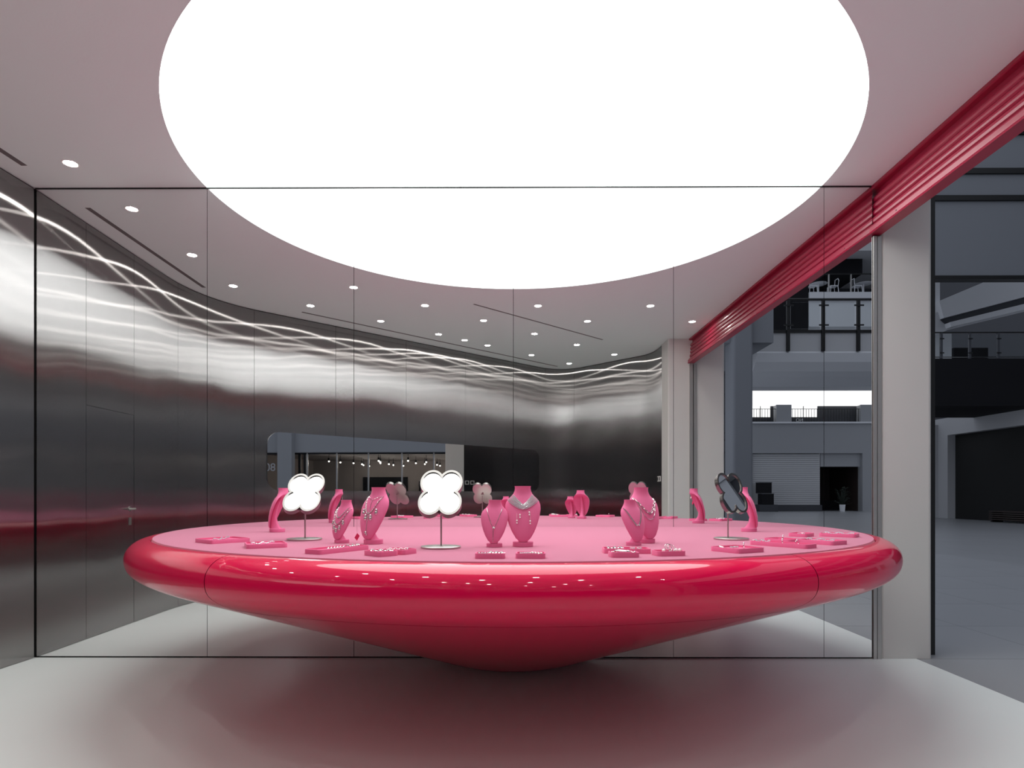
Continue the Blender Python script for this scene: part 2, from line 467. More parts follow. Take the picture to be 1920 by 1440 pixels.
MB().box(.05, .062, 0, .006, 0, CEIL - .4).build('rail_slot', 'dark', gr)
MB().box(.062, .11, 0, .03, 0, CEIL - .4).build('rail_flange', 'alu', gr)
tag(MB().box(3.285, 3.376, .12, .2, 0, 5.6).build('frame_post', 'black'), 'thin black metal post at the outer edge of the white column', 'post')
bk = MB().box(2.93, 3.28, -4.9, .5, 3.74, 5.6).build('blocker', 'mgrey'); struct(bk, 'unseen bulkhead above the crimson shutter', 'wall')  # unseen box added over the shutter to block the sky's light
# ---- rolled-up crimson shutter: profile pieces along y
rs = empty('roller_shutter', (2.807, 0, CEIL)); tag(rs, 'rolled up crimson roller shutter along the shop opening', 'shutter')
L0, L1 = -4.772, .10
ux = (2.807 - 2.72) / 4.772
def sh(name, prof):
    """prof = (x offset toward mall, z below ceiling) polygon; skewed slightly along y"""
    n = len(prof)
    vs_ = [(px - .010 + ux * L0, L0, pz) for px, pz in prof] + [(px - .010 + ux * min(L1, 0), L1, pz) for px, pz in prof]
    m_ = MB().add(vs_, [tuple(range(n)), tuple(range(n, 2 * n))[::-1]] + [(i, n + i, n + (i + 1) % n, (i + 1) % n) for i in range(n)])
    return m_.build(name, 'shutter', rs, fix=True)
sh('housing_strip', [(0.0, -.002), (.0, -.022), (.012, -.026), (.06, -.026), (.06, -.002)])
sh('backing', [(.055, -.026), (.055, -.385), (.07, -.385), (.07, -.026)])
def slat(z0, z1, x):
    sh('slat', [(x + .012, z0), (x, z0 - .012), (x - .002, (z0 + z1) / 2), (x, z1 + .012), (x + .014, z1), (.056, z1), (.056, z0)])
slat(-.074, -.126, .024); slat(-.129, -.181, .020); slat(-.184, -.236, .018); slat(-.241, -.300, .012)
sh('bottom_rail', [(.012, -.306), (.0, -.312), (-.004, -.330), (-.016, -.334), (-.016, -.368), (-.022, -.378), (-.018, -.386), (.075, -.386), (.075, -.306)])
for yy in (-.35, -1.7, -3.1, -4.4):
    MB().cyl((-.0255 + ux * yy, yy, -.352), (-.028 + ux * yy, yy, -.352), .006, 8).build('rivet', 'dark', rs)

# ---- polished mirror strip on the diagonal steel wall
A0 = Vector((-3.35, -3.287)); U = (Vector((.45, -6.905)) - A0).normalized(); Nn = Vector((-U.y, U.x))
k0 = (Vector((-2.99, -3.63)) - A0).dot(U)
pts = rrect(k0 - .44, k0 + 4.74, 1.335, 2.125, .17, 10)
mb = MB(); n = len(pts)
def wp(k, z, off): p = A0 + U * k + Nn * off; return (p.x, p.y, z)
mb.add([wp(k, z, .010) for k, z in pts] + [wp(k, z, .001) for k, z in pts], [tuple(range(n)), tuple(range(n, 2 * n))[::-1]] + [(i, n + i, n + (i + 1) % n, (i + 1) % n) for i in range(n)])
ws = mb.build('wall_mirror', 'polished', fix=True); tag(ws, 'long rounded mirror strip set on the diagonal steel wall', 'wall mirror')
# switch plates on the curved steel end
for yy, lab in ((-5.265, 'square white wall switch plate beside the white column, nearer the column'), (-5.385, 'square white wall switch plate by the white column, farther from the column')):
    sp = empty('switch_plate', (2.374, yy, 1.54)); tag(sp, lab, 'switch', 'switch plates on the steel wall')
    f = MB().box(-.008, 0, -.043, .043, -.043, .043).build('plate', 'trim', sp)
    MB().box(-.011, -.008, -.030, .030, -.030, .030).build('rocker', 'black', sp)

# ================================================================== TABLE
TX, TZ = -.022, 1.0365
tb = empty('display_table', (TX, 0, 0)); tag(tb, 'huge crimson half round display table with pink felt top against the mirror', 'display table')
Y0 = math.radians(180.02); Y1 = math.radians(359.98)
slope = (.425 - .093) / (1.522 - .662)
conez = lambda r: .425 + slope * (r - 1.522)
rim = [(2.461, 1.010), (2.463, 1.026)] + [(2.466 + .130 * math.sin(t), .925 + .104 * math.cos(t)) for t in [PI / 2 * i / 10 for i in range(0, 11)]]
p0 = Vector((2.596, .925)); p2 = Vector((2.42, conez(2.42))); p1 = Vector((2.596, conez(2.596)))
for i in range(1, 13):
    t = i / 12; k = .80
    a1 = p0 + (p1 - p0) * k; a2 = p2 + (p1 - p2) * k
    q = p0 * (1 - t) ** 3 + a1 * 3 * t * (1 - t) ** 2 + a2 * 3 * t * t * (1 - t) + p2 * t ** 3
    rim.append((q.x, q.y))
SE1, SE2 = math.radians(240), math.radians(300)
g = .0008
for a, b in ((Y0, SE1 - g), (SE1 + g, SE2 - g), (SE2 + g, Y1)):
    nn = max(8, int((b - a) / PI * 160)); nn = nn
    m_ = MB().lathe(rim + [(2.40, conez(2.40) + .03)], nn, a, b)
    m_.build('rim_segment', 'lacquer', tb, fix=True)
cone = [(2.418, conez(2.418) - .0005)] + [(r, conez(r)) for r in (2.2, 1.8, 1.4, 1.0, .8, .68)]
q0 = Vector((.68, conez(.68))); q1 = Vector((.44, .0)); q2 = Vector((.22, .0))
for i in range(1, 9):
    t = i / 8; q = q0 * (1 - t) ** 2 + q1 * 2 * t * (1 - t) + q2 * t * t; cone.append((q.x, max(q.y, .0008)))
MB().lathe(cone, 160, Y0, Y1).build('underside', 'lacquer', tb, fix=True)
FN = 160
mb = MB().lathe([(0.0, TZ), (2.440, TZ), (2.452, TZ - .003), (2.458, TZ - .02)], FN, Y0, Y1)
mb.build('felt_top', 'felt', tb, fix=True)

# ================================================================== NECKLACE BUSTS
PROF = [(.026, .012, -.050, .003), (.032, .024, -.052, .007), (.045, .037, -.054, .013), (.075, .055, -.053, .022), (.11, .070, -.048, .030), (.15, .082, -.038, .037),
        (.185, .088, -.026, .042), (.207, .087, -.017, .043), (.224, .081, -.009, .043), (.238, .070, -.002, .041), (.250, .057, .004, .037), (.262, .047, .008, .033),
        (.276, .041, .010, .031), (.290, .039, .010, .030), (.300, .041, .009, .031)]
def pv(z):
    if z <= PROF[0][0]: return PROF[0][1:]
    for a, b in zip(PROF, PROF[1:]):
        if z <= b[0]:
            t = (z - a[0]) / (b[0] - a[0]); return tuple(a[i] + (b[i] - a[i]) * t for i in (1, 2, 3))
    return PROF[-1][1:]
def front(x, z, off=.0015):
    w_, c, b = pv(z); u = max(-.999, min(.999, x / w_ * .97))
    return Vector((x, c + b * (1 - math.sqrt(1 - u * u)) - off, z))
def bust_meshes():
    mb = MB(); NU = 20; zs = []
    for a, b in zip(PROF, PROF[1:]):
        zs += [a[0], (a[0] + b[0]) / 2]
    zs.append(PROF[-1][0]); R_ = []
    for z in zs:
        w_, c, b = pv(z); g_ = max(0, min(1, (z - .222) / .04)); g_ = g_ * g_ * (3 - 2 * g_)
        ringp = []
        for i in range(NU + 1):
            ph = PI * i / NU; u = -math.cos(ph); uu = .97 * u
            ringp.append((w_ * u, c + b * (1 - math.sqrt(1 - uu * uu)), z))
        for i in range(NU, -1, -1):
            ph = PI * i / NU; u = -math.cos(ph); uu = .97 * u; s_ = math.sqrt(1 - uu * uu)
            back = (c + .009 + b * (1 - s_)) * (1 - g_) + (c + b * (1 + s_)) * g_
            ringp.append((w_ * u * .995, back, z))
        R_.append(ringp)
    k = len(R_[0]); vs_ = [p for r in R_ for p in r]; fs = []
    for i in range(len(R_) - 1):
        for j in range(k):
            fs.append((i * k + j, i * k + (j + 1) % k, (i + 1) * k + (j + 1) % k, (i + 1) * k + j))
    mb.add(vs_, fs, True)
    mb.add(R_[0], [tuple(range(k))[::-1]]); mb.add(R_[-1], [tuple(range(k))])
    form = mb.mesh('bust_form', 50)
    # supporting fin
    mb = MB(); S = [(.022, .026, -.045, .032), (.035, .020, -.044, .018), (.06, .016, -.044, .002), (.10, .0145, -.04, -.006), (.145, .0135, -.03, -.002), (.19, .012, -.016, .012), (.225, .010, 0.0, .028), (.25, .009, .012, .036)]
    vs_ = []; kk = 8
    for z, hw, yf, yb in S:
        cy = (yf + yb) / 2; hy2 = (yb - yf) / 2
        for j in range(kk):
            a = 2 * PI * j / kk + PI / 8
            sx = math.copysign(abs(math.cos(a)) ** .5, math.cos(a)); sy = math.copysign(abs(math.sin(a)) ** .5, math.sin(a))
            vs_.append((hw * sx, cy + hy2 * sy, z))
    fs = [(i * kk + j, i * kk + (j + 1) % kk, (i + 1) * kk + (j + 1) % kk, (i + 1) * kk + j) for i in range(len(S) - 1) for j in range(kk)]
    mb.add(vs_, fs, True); mb.add(vs_[-kk:], [tuple(range(kk))])
    fin = mb.mesh('support', 60)
    base = MB().lathe([(0, 0), (.0495, 0), (.051, .002), (.051, .021), (.049, .024), (0, .024)], 32).mesh('base', 30)
    return form, fin, base
BF, BS, BB = bust_meshes()
BUSTS = {}
def bust(key, x, y, az, sc, label):
    e = empty('necklace_bust', (x, y, TZ), math.radians(az + 90)); e.scale = (sc, sc, sc)
    tag(e, label, 'jewellery bust', 'pink velvet necklace busts on the table')
    link('bust_form', BF, 'velvet', e); link('support', BS, 'velvet', e); link('base', BB, 'velvet', e)
    BUSTS[key] = (Matrix.Translation((x, y, TZ)) @ Matrix.Rotation(math.radians(az + 90), 4, 'Z') @ Matrix.Scale(sc, 4), sc)
TALL, SMALL = 1.0, .77
bust('L1', -1.624, -.664, 182, 1.0, 'tall pink velvet bust in profile, leftmost on the table, facing the steel wall')
bust('L2', -.923, -1.584, 238, .76, 'small pink velvet bust right of the left clover mirror, with a charm necklace')
bust('L3', -.744, -1.635, 240, .985, 'tall pink velvet bust with a long drop necklace, left of the middle clover mirror')
bust('C1', -.105, -1.824, 266, .77, 'small pink velvet bust at the table centre with a fine chain and knot')
bust('C2', .036, -1.793, 271, 1.0, 'tall pink velvet bust at the table centre wearing a wide silver bib necklace')
bust('R1', .597, -1.728, 297, .77, 'small pink velvet bust right of centre wearing an open silver collar')
bust('R2', .690, -1.572, 294, .985, 'tall pink velvet bust right of centre wearing two silver chains')
bust('R4', 1.612, -.588, -4, 1.02, 'tall pink velvet bust in profile behind the right clover mirror')

# ---- necklaces
def ncurve(xs, zs, zb, n, p=1.6):
    out = []
    for i in range(n + 1):
        t = -1 + 2 * i / n
        out.append((xs * math.copysign(abs(t) ** .9, t), zb + (zs - zb) * abs(t) ** p))
    return out
def necklace(key, label, parts):
    mat, sc = BUSTS[key]
    e = empty('necklace'); e.matrix_world = mat; tag(e, label, 'necklace', 'silver necklaces on the busts')
    for name, mb, m in parts: mb.build(name, m, e)
def chain_tube(curve, r, off=.0025, n=6): return MB().tube([front(x, z, off) for x, z in curve], r, n)
def chain_beads(curve, r, off=.003, m=None):
    m = m or MB()
    for x, z in curve: m.ball(front(x, z, off), r, 6, 4)
    return m
def chain_links(curve, r, t, off=.004):
    m = MB(); P = [front(x, z, off) for x, z in curve]
    for i in range(len(P) - 1):
        c = (P[i] + P[i + 1]) / 2; d = (P[i + 1] - P[i]).normalized(); L = (P[i + 1] - P[i]).length * .62
        nrm = Vector((0, -1, .25)).normalized(); side = d.cross(nrm).normalized()
        if i % 2: side = (side * .5 + nrm * .86).normalized()
        m.tube([c + d * L * math.cos(a) + side * r * math.sin(a) for a in [2 * PI * k / 10 for k in range(10)]], t, 5, True)
    return m
def charm(m, x, z, s=1.0):
    p = front(x, z, .004)
    m.ball(p, .0052 * s, 8, 5, 1.1)
    m.ball(p + Vector((0, 0, -.011 * s)), .0072 * s, 8, 5, 1.25)
    m.ball(p + Vector((.004 * s, 0, -.004 * s)), .004 * s, 6, 4)
    return m
# left pair
cv = ncurve(.055, .247, .178, 30); ch2 = ncurve(.070, .238, .128, 30)
pend = MB()
for x, z in ((-.048, .150), (-.026, .118), (.0, .098), (.026, .118), (.048, .152)): charm(pend, x, z, 1.5)
necklace('L2', 'silver chain necklace with dangling charms on the small left bust', [('chain', chain_links(cv, .0036, .0013), 'silver'), ('chain', chain_links(ch2, .0036, .0013), 'silver'), ('charms', pend, 'silver')])
cv = ncurve(.052, .250, .160, 34); pend = MB()
for x, z in ((-.040, .178), (-.016, .150), (.018, .150), (.044, .180)): charm(pend, x, z, 1.4)
yl = [(-.045 * (1 - t), .252 - .02 * t) for t in [i / 6 for i in range(7)]] + [(0, .232 - .165 * t) for t in [i / 14 for i in range(1, 15)]]
drop = MB().ball(front(0, .062, .005), .0075, 10, 6, 1.1).ball(front(.004, .052, .004), .005, 8, 5, 1.2)
necklace('L3', 'silver charm necklace with long drop pendant on the tall left bust', [('chain', chain_links(cv, .003, .0011), 'silver'), ('drop_chain', chain_tube(yl, .0011), 'silver'), ('drop_chain', chain_tube([(.045 * (1 - t), .252 - .02 * t) for t in [i / 6 for i in range(7)]], .0011), 'silver'), ('charms', pend, 'silver'), ('pendant', drop, 'silver')])
# centre
cv = ncurve(.050, .246, .125, 30, 1.25)
necklace('C1', 'fine silver chain with a round knot and long tail on the small centre bust', [('chain', chain_tube(cv, .0015), 'silver'), ('knot', MB().ball(front(0, .123, .005), .0085, 10, 6).ball(front(.006, .122, .006), .005, 8, 5), 'silver'), ('tail', chain_tube([(-.002 - .002 * t, .118 - .085 * t) for t in [i / 12 for i in range(13)]], .0014), 'silver')])
strands = MB(); rnd = random.Random(3)
for k in range(7):
    cv = ncurve(.046 + .0050 * k, .254 - .0042 * k, .208 - .0036 * k, 46, 1.15 + .06 * k)
    cv = [(x + rnd.uniform(-.0008, .0008), z + rnd.uniform(-.0012, .0012)) for x, z in cv]
    chain_beads(cv, .0027, .0035 + (k % 3) * .0012, strands)
drops = []
for x, z0, z1 in ((-.031, .165, .118), (.034, .172, .115), (-.016, .165, .145), (.030, .168, .158)):
    dr = MB().tube([front(x, z0 - (z0 - z1) * t, .003) for t in (0, .5, 1)], .0006, 4)
    dr.ball(front(x, z1, .005), .0042, 8, 5).ball(front(x, z1 + .012, .005), .0046, 8, 5)
    drops.append(('pearl_drop', dr, 'pearl'))
necklace('C2', 'wide multi strand silver bib necklace with pearl drops on the tall centre bust', [('strands', strands, 'crystal')] + drops)
# right pair
cv = [p for p in ncurve(.064, .240, .128, 40, 1.35)]
gapc = [c for c in cv if abs(c[0]) > .006]
lft = [c for c in gapc if c[0] < 0]; rgt = [c for c in gapc if c[0] > 0]
col1 = MB()
for side in (lft, rgt):
    for dz in (-.0035, 0, .0035): chain_beads([(x, z + dz) for x, z in side], .0034, .0035, col1)
tips = MB().ball(front(lft[-1][0], lft[-1][1], .005), .0055, 8, 5).ball(front(rgt[0][0], rgt[0][1], .005), .0055, 8, 5)
necklace('R1', 'thick open silver collar ending in two round tips on the small right bust', [('collar', col1, 'silver'), ('tips', tips, 'silver')])
cv = ncurve(.066, .240, .158, 17, 1.25); cv2 = ncurve(.060, .238, .128, 30, 2.2)
necklace('R2', 'chunky silver paperclip chain over a thin chain on the tall right bust', [('link_chain', chain_links(cv, .0052, .0017), 'silver'), ('thin_chain', chain_tube(cv2, .0017), 'silver')])
cv = ncurve(.055, .246, .11, 30, 1.4)
necklace('L1', 'thin silver chain on the leftmost bust in profile', [('chain', chain_links(cv, .0028, .0011), 'silver'), ('pendant', MB().ball(front(0, .105, .005), .006, 8, 5, 1.3), 'silver')])
cv = ncurve(.052, .248, .105, 30, 1.3)
necklace('R4', 'thin silver chain with tiny pendant on the bust behind the right clover mirror', [('chain', chain_tube(cv, .0014), 'silver'), ('pendant', MB().ball(front(0, .1, .005), .006, 8, 5, 1.3), 'silver')])
# ---- price tags hanging behind busts
def price_tag(key, lx, ly, z0, z1, size, mat_, label, rot):
    m, sc = BUSTS[key]
    p = m @ Vector((lx, ly, z0)); q = m @ Vector((lx, ly, z1))
    e = empty('price_tag', p); tag(e, label, 'price tag')
    MB().tube([(0, 0, 0), (0, 0, (q - p).z)], .0006, 4).build('thread', 'thread', e)
    dz = (q - p).z; s = size
    pts = [(-s * .62, -s * .25), (0, -s * 1.0), (s * .62, .2 * s), (.05 * s, s * .9)]
    mb = MB(); n = 4
    mb.add([(x, -.0005, dz - s + z) for x, z in pts] + [(x, .0005, dz - s + z) for x, z in pts], [(0, 1, 2, 3), (7, 6, 5, 4)] + [(i, 4 + i, 4 + (i + 1) % 4, (i + 1) % 4) for i in range(4)])
    mb.build('card', mat_, e, rot=(0, 0, rot), fix=True)
price_tag('L2', .083, .062, .185, .072, .022, 'card', 'pink diamond shaped price tag hanging beside the small left bust', math.radians(10))
price_tag('L1', .03, .062, .262, .235, .020, 'cardw', 'white price tag hanging behind the leftmost bust', math.radians(70))
price_tag('R4', -.02, .058, .262, .235, .013, 'cardw', 'small white price tag hanging behind the bust by the right clover mirror', math.radians(60))
price_tag('R4', .03, .060, .262, .195, .018, 'card', 'pink price tag hanging behind the bust by the right clover mirror', math.radians(70))

# ================================================================== CLOVER MIRRORS
def quatrefoil(W, Hh, inset=0., n=18):
    # four overlapping lobes around the centre; returns outline CCW in (x,z)
    r = .285; c = .222; pts = []
    best = []
    K = 144
    for i in range(K):
        a = 2 * PI * i / K; d = 0
        for sx in (-1, 1):
            for sz in (-1, 1):
                cx_, cz_ = c * sx, c * sz
                bq = cx_ * math.cos(a) + cz_ * math.sin(a); q = bq * bq - (cx_ * cx_ + cz_ * cz_ - (r - inset) ** 2)
                if q >= 0:
                    d = max(d, bq + math.sqrt(q))
        pts.append((d * math.cos(a), d * math.sin(a)))
    return [(x * W, z * Hh) for x, z in pts]
def clover_meshes(W, Hh):
    o_ = quatrefoil(W, Hh); i_ = quatrefoil(W, Hh, .05); n = len(o_)
    fr = MB()
    vs_ = [(x, -.012, z) for x, z in o_] + [(x, .012, z) for x, z in o_] + [(x, -.012, z) for x, z in i_] + [(x, -.006, z) for x, z in i_]
    fs = []
    for k in range(n):
        j = (k + 1) % n
        fs += [(k, j, n + j, n + k), (2 * n + k, 2 * n + j, j, k), (3 * n + k, 3 * n + j, 2 * n + j, 2 * n + k)]
    fr.add(vs_, fs, True)
    fr = fr.mesh('frame', 35)
    fc = MB().add([(0, -.0065, 0)] + [(x, -.0065, z) for x, z in i_], [(0, k + 1, (k + 1) % n + 1) for k in range(n)]).mesh('mirror_face')
    bk_ = MB().add([(0, .0121, 0)] + [(x, .0121, z) for x, z in quatrefoil(W, Hh, .004)], [(0, (k + 1) % n + 1, k + 1) for k in range(n)]).mesh('back_plate')
    return fr, fc, bk_
def clover(x, y, az, tilt, W, Hh, label, zc=1.300):
    e = empty('clover_mirror', (x, y, TZ), math.radians(az + 90)); tag(e, label, 'table mirror', 'clover shaped table mirrors')
    MB().lathe([(0, 0), (.095, 0), (.096, .0015), (.096, .0085), (.094, .010), (0, .010)], 48).build('base', 'satin', e)
    fr, fc, bk_ = clover_meshes(W, Hh)
    h = zc - TZ; ct, st = math.cos(tilt), math.sin(tilt)
    back = Vector((0, .026 * ct, -.026 * st))
    MB().cyl((0, back.y, .006), (0, back.y, h + back.z), .0045, 14).build('stem', 'satin', e)
    MB().cyl((0, back.y + .004, h + back.z - .004), (0, .010 * ct, h - .010 * st), .012, 16).build('clamp', 'satin', e)
    f = link('frame', fr, 'frame', e, (0, 0, h), (-tilt, 0, 0))
    link('mirror_face', fc, 'mirror', f); link('back_plate', bk_, 'satin', f)
clover(-1.193, -1.38, -84, math.radians(50), .198, .325, 'clover shaped table mirror on a stem, leftmost of the three')
clover(-.361, -1.884, -88, math.radians(45), .203, .300, 'clover shaped table mirror on a stem, middle one beside the centre busts')
clover(1.231, -1.327, -64, math.radians(21), .180, .240, 'clover shaped table mirror on a stem, rightmost, reflecting the dark mall')

# ================================================================== TRAYS AND JEWELLERY
def tray_mesh(Lx, Ly, h=.021):
    r = .018; o_ = rrect(0, Lx, 0, Ly, r, 5); i_ = rrect(.0055, Lx - .0055, .0055, Ly - .0055, r - .004, 5); n = len(o_)
    fz = .0125
    lv = [(o_, 0), (o_, h - .0015), ([((x - Lx / 2) * .99 + Lx / 2, (y - Ly / 2) * .99 + Ly / 2) for x, y in o_], h), (i_, h), (i_, fz)]
    vs_ = [(x, y, z) for P, z in lv for x, y in P]; fs = []
    for a in range(len(lv) - 1):
        for k in range(n):
            j = (k + 1) % n; fs.append((a * n + k, a * n + j, (a + 1) * n + j, (a + 1) * n + k))
    mb = MB().add(vs_, fs, True)
    mb.add([(x, y, 0) for x, y in o_], [tuple(range(n))[::-1]]); mb.add([(x, y, fz) for x, y in i_], [tuple(range(n))])
    return mb
TR = []
def tray(corner, ang, Lx, Ly, label, items, h=.021):
    """corner = nearest corner; ang = direction of the right-hand edge"""
    e = empty('jewellery_tray', (corner[0], corner[1], TZ), math.radians(ang)); tag(e, label, 'tray', 'pink velvet jewellery trays')
    t = tray_mesh(Lx, Ly, h)
    side = MB(); t.build('tray_body', 'tray', e)
    mat = Matrix.Translation((corner[0], corner[1], TZ)) @ Matrix.Rotation(math.radians(ang), 4, 'Z')
    for it in items: jewel(mat, Lx, Ly, *it)
def jewel(mat, Lx, Ly, kind, fx, fy, rot, size, label):
    p = mat @ Vector((fx * Lx, fy * Ly, .0128)); rz = mat.to_euler().z + math.radians(rot)
    cat = {'chain': 'bracelet', 'links': 'bracelet', 'ring': 'ring', 'earrings': 'earrings', 'cuff': 'bangle', 'pearls': 'earrings', 'charms': 'bracelet', 'rings': 'bangle'}[kind]
    nm = {'chain': 'bead_bracelet', 'links': 'link_bracelet', 'ring': 'finger_ring', 'earrings': 'earring_pair', 'cuff': 'bangle', 'pearls': 'pearl_earring', 'charms': 'charm_bracelet', 'rings': 'wire_bangle'}[kind]
    e = empty(nm, p, rz); tag(e, label, cat, 'silver jewellery in the trays')
    rnd = random.Random(hash_(label))
    S = size
    if kind in ('chain', 'charms'):
        mb = MB(); K = max(10, int(S / .006))
        for i in range(K):
            t = i / (K - 1) - .5
            mb.ball((t * S, .006 * math.sin(t * 9), .0075 + .004 * math.cos(t * 14)), .0042, 7, 4)
            if i % 2 == 0: mb.ball((t * S, .006 * math.sin(t * 9) + .007, .006), .0034, 6, 4)
        mb.build('beads', 'crystal' if kind == 'chain' else 'silver', e)
        MB().cyl((S / 2, 0, .006), (S / 2 + .012, 0, .006), .003, 8).build('clasp', 'silver', e)
        if kind == 'charms':
            cm = MB()
            for i in range(5): cm.ball((S * (i / 4 - .5), -.010, .007), .0058, 8, 5, .7)
            cm.build('charms', 'silver', e)
    elif kind == 'links':
        mb = MB(); K = max(8, int(S / .009))
        for i in range(K):
            cx = (i / (K - 1) - .5) * S; tilt = (i % 2) * 1.0
            mb.tube([(cx + .0062 * math.cos(a), .0045 * math.sin(a) * math.cos(tilt), .006 + .0045 * math.sin(a) * math.sin(tilt)) for a in [2 * PI * k / 10 for k in range(10)]], .0014, 5, True)
        mb.build('links', 'silver', e)
        MB().ball((S / 2 + .006, 0, .006), .005, 8, 5).build('clasp', 'silver', e)
    elif kind in ('ring',):
        MB().tube([(.010 * math.cos(a), 0, .0105 + .010 * math.sin(a)) for a in [2 * PI * k / 20 for k in range(20)]], .0016, 6, True).build('band', 'silver', e)
        MB().ball((0, 0, .0225), .0045, 8, 5).build('stone', 'crystal', e)
    elif kind == 'earrings':
        mb = MB()
        for sx in (-1, 1):
            mb.tube([(sx * S / 4 + .009 * math.cos(a), .009 * math.sin(a), .004) for a in [2 * PI * k / 18 for k in range(18)]], .0016, 6, True)
        mb.build('hoops', 'silver', e)
        st = MB()
        for sx in (-1, 1):
            for i in range(6): st.ball((sx * S / 4 + .009 * math.cos(i), .009 * math.sin(i), .0065), .0034, 6, 4)
        st.build('stones', 'crystal', e)
    elif kind == 'pearls':
        MB().ball((0, 0, .008), .008, 12, 8).build('pearl', 'pearl', e)
        MB().cyl((0, 0, .001), (0, .012, .001), .0009, 6).build('pin', 'silver', e)
    elif kind == 'cuff':
        MB().tube([(S / 2 * math.cos(a), S / 2.6 * math.sin(a), .008 + .006 * math.sin(a * .5)) for a in [.4 + (2 * PI - .8) * k / 30 for k in range(31)]], .0032, 8).build('band', 'silver', e)
        mb = MB()
        for a in (.4, 2 * PI - .4): mb.ball((S / 2 * math.cos(a), S / 2.6 * math.sin(a), .010), .0055, 8, 5)
        mb.build('end_balls', 'silver', e)
    elif kind == 'rings':
        mb = MB()
        for k_, (dx, tl) in enumerate(((-.008, .2), (.004, .5), (.012, .9))):
            mb.tube([(dx + S / 2 * math.cos(a), S / 2 * math.sin(a) * math.cos(1.2 - tl * .5), .019 + S / 2 * math.sin(a) * math.sin(1.2 - tl * .5)) for a in [2 * PI * k / 28 for k in range(28)]], .0013, 6, True)
        mb.build('wires', 'silver', e)
        MB().ball((0, 0, .004), .005, 8, 5).build('stone', 'crystal', e)
def hash_(s): return sum((i + 1) * ord(c) for i, c in enumerate(s)) % 100003
tray((-1.578, -1.673), 50, .215, .20, 'pink jewellery tray farthest left on the table', [('chain', .45, .45, 40, .15, 'crystal bead bracelet in the farthest left tray')])
tray((-1.273, -1.946), 27, .185, .18, 'pink jewellery tray second from left, holding a sparkling bracelet', [('chain', .42, .5, 30, .11, 'crystal bead bracelet in the second tray from the left')])
tray((-.837, -2.22), 60, .305, .105, 'long pink jewellery tray in front of the left pair of busts', [('links', .45, .5, 5, .10, 'silver link bracelet in the long tray before the left busts'), ('charms', .80, .5, 10, .07, 'silver charm bracelet at the far end of the long left tray')])
tray((-.564, -2.317), 45, .10, .125, 'small pink jewellery tray nearest the table edge, left of centre', [('charms', .5, .5, -40, .08, 'silver charm bracelet in the small tray nearest the left of centre edge')])
tray((-.477, -2.23), 62, .10, .125, 'small pink jewellery tray left of the middle clover mirror base', [('links', .5, .62, -50, .08, 'silver link bracelet in the small tray by the middle clover mirror')])
tray((-.165, -2.378), 0, .122, .088, 'pink jewellery tray in front of the small centre bust', [('earrings', .28, .5, 10, .05, 'silver hoop earrings in the left of the two centre trays'), ('charms', .70, .5, -5, .05, 'silver charm cluster in the left of the two centre trays')])
tray((-.002, -2.372), -3, .121, .088, 'pink jewellery tray in front of the tall centre bust', [('earrings', .30, .5, 30, .045, 'sparkling stone earrings in the right of the two centre trays'), ('links', .66, .5, -35, .05, 'silver link bracelet in the right of the two centre trays')])
tray((.385, -2.160), -3, .205, .112, 'pink jewellery tray just in front of the right pair of busts', [('charms', .25, .5, 10, .06, 'silver charm bracelet at the left of the tray before the right busts'), ('earrings', .72, .6, 0, .06, 'silver hoop earrings at the right of the tray before the right busts')])
tray((.392, -2.335), 4, .117, .086, 'pink jewellery tray with a silver cuff, nearest the edge right of centre', [('links', .5, .6, -20, .085, 'silver link bracelet draped over the tray nearest the edge right of centre'), ('cuff', .42, .35, 0, .06, 'silver cuff in the tray nearest the edge right of centre')])
tray((.594, -2.281), 9, .125, .088, 'pink jewellery tray holding wire bangles and pearls', [('rings', .55, .5, 20, .036, 'pair of silver wire bangles standing in the tray of pearls'), ('pearls', .30, .4, 0, .01, 'single white pearl earring left of the wire bangles'), ('pearls', .78, .5, 0, .01, 'white pearl earring right of the wire bangles, nearer them'), ('pearls', .91, .5, 0, .01, 'white pearl earring farthest right of the wire bangles')])
tray((.97, -2.166), 30, .175, .165, 'square pink jewellery tray in front of the right clover mirror', [('earrings', .5, .6, 0, .05, 'silver hoop earrings in the tray before the right clover mirror'), ('links', .2, .75, 60, .05, 'silver link bracelet in the tray before the right clover mirror'), ('ring', .75, .5, 30, .02, 'silver stone ring in the tray before the right clover mirror')])
tray((1.374, -1.933), 36, .105, .305, 'long pink jewellery tray right of the right clover mirror base', [('chain', .5, .86, 90, .09, 'crystal bead bracelet at the far end of the long right tray'), ('ring', .5, .5, 20, .02, 'silver stone ring at the middle of the long right tray'), ('ring', .5, .25, -20, .02, 'silver stone ring at the near end of the long right tray')])
tray((1.43, -1.62), 30, .12, .16, 'pink jewellery tray half hidden behind the long right tray', [('ring', .5, .5, 30, .02, 'silver stone ring in the half hidden right tray')])
tray((1.597, -1.739), 33, .145, .20, 'pink jewellery tray heaped with a crystal chain near the right rim', [('chain', .55, .55, 85, .16, 'heavy crystal bead bracelet in the tray near the right rim')])
tray((1.741, -1.156), 46, .145, .11, 'small pink jewellery tray at the far right, near the mirror', [('earrings', .5, .5, -40, .05, 'silver hoop earrings in the small far right tray')])
tray((2.010, -1.199), 52, .14, .20, 'pink jewellery tray farthest right on the table', [('chain', .5, .5, 88, .16, 'silver bead bracelet in the farthest right tray')])
# ================================================================== MALL BEYOND THE OPENING
def thing(name, label, cat, loc=(0, 0, 0), rz=0, group=None):
    e = empty(name, loc, rz); tag(e, label, cat, group); return e
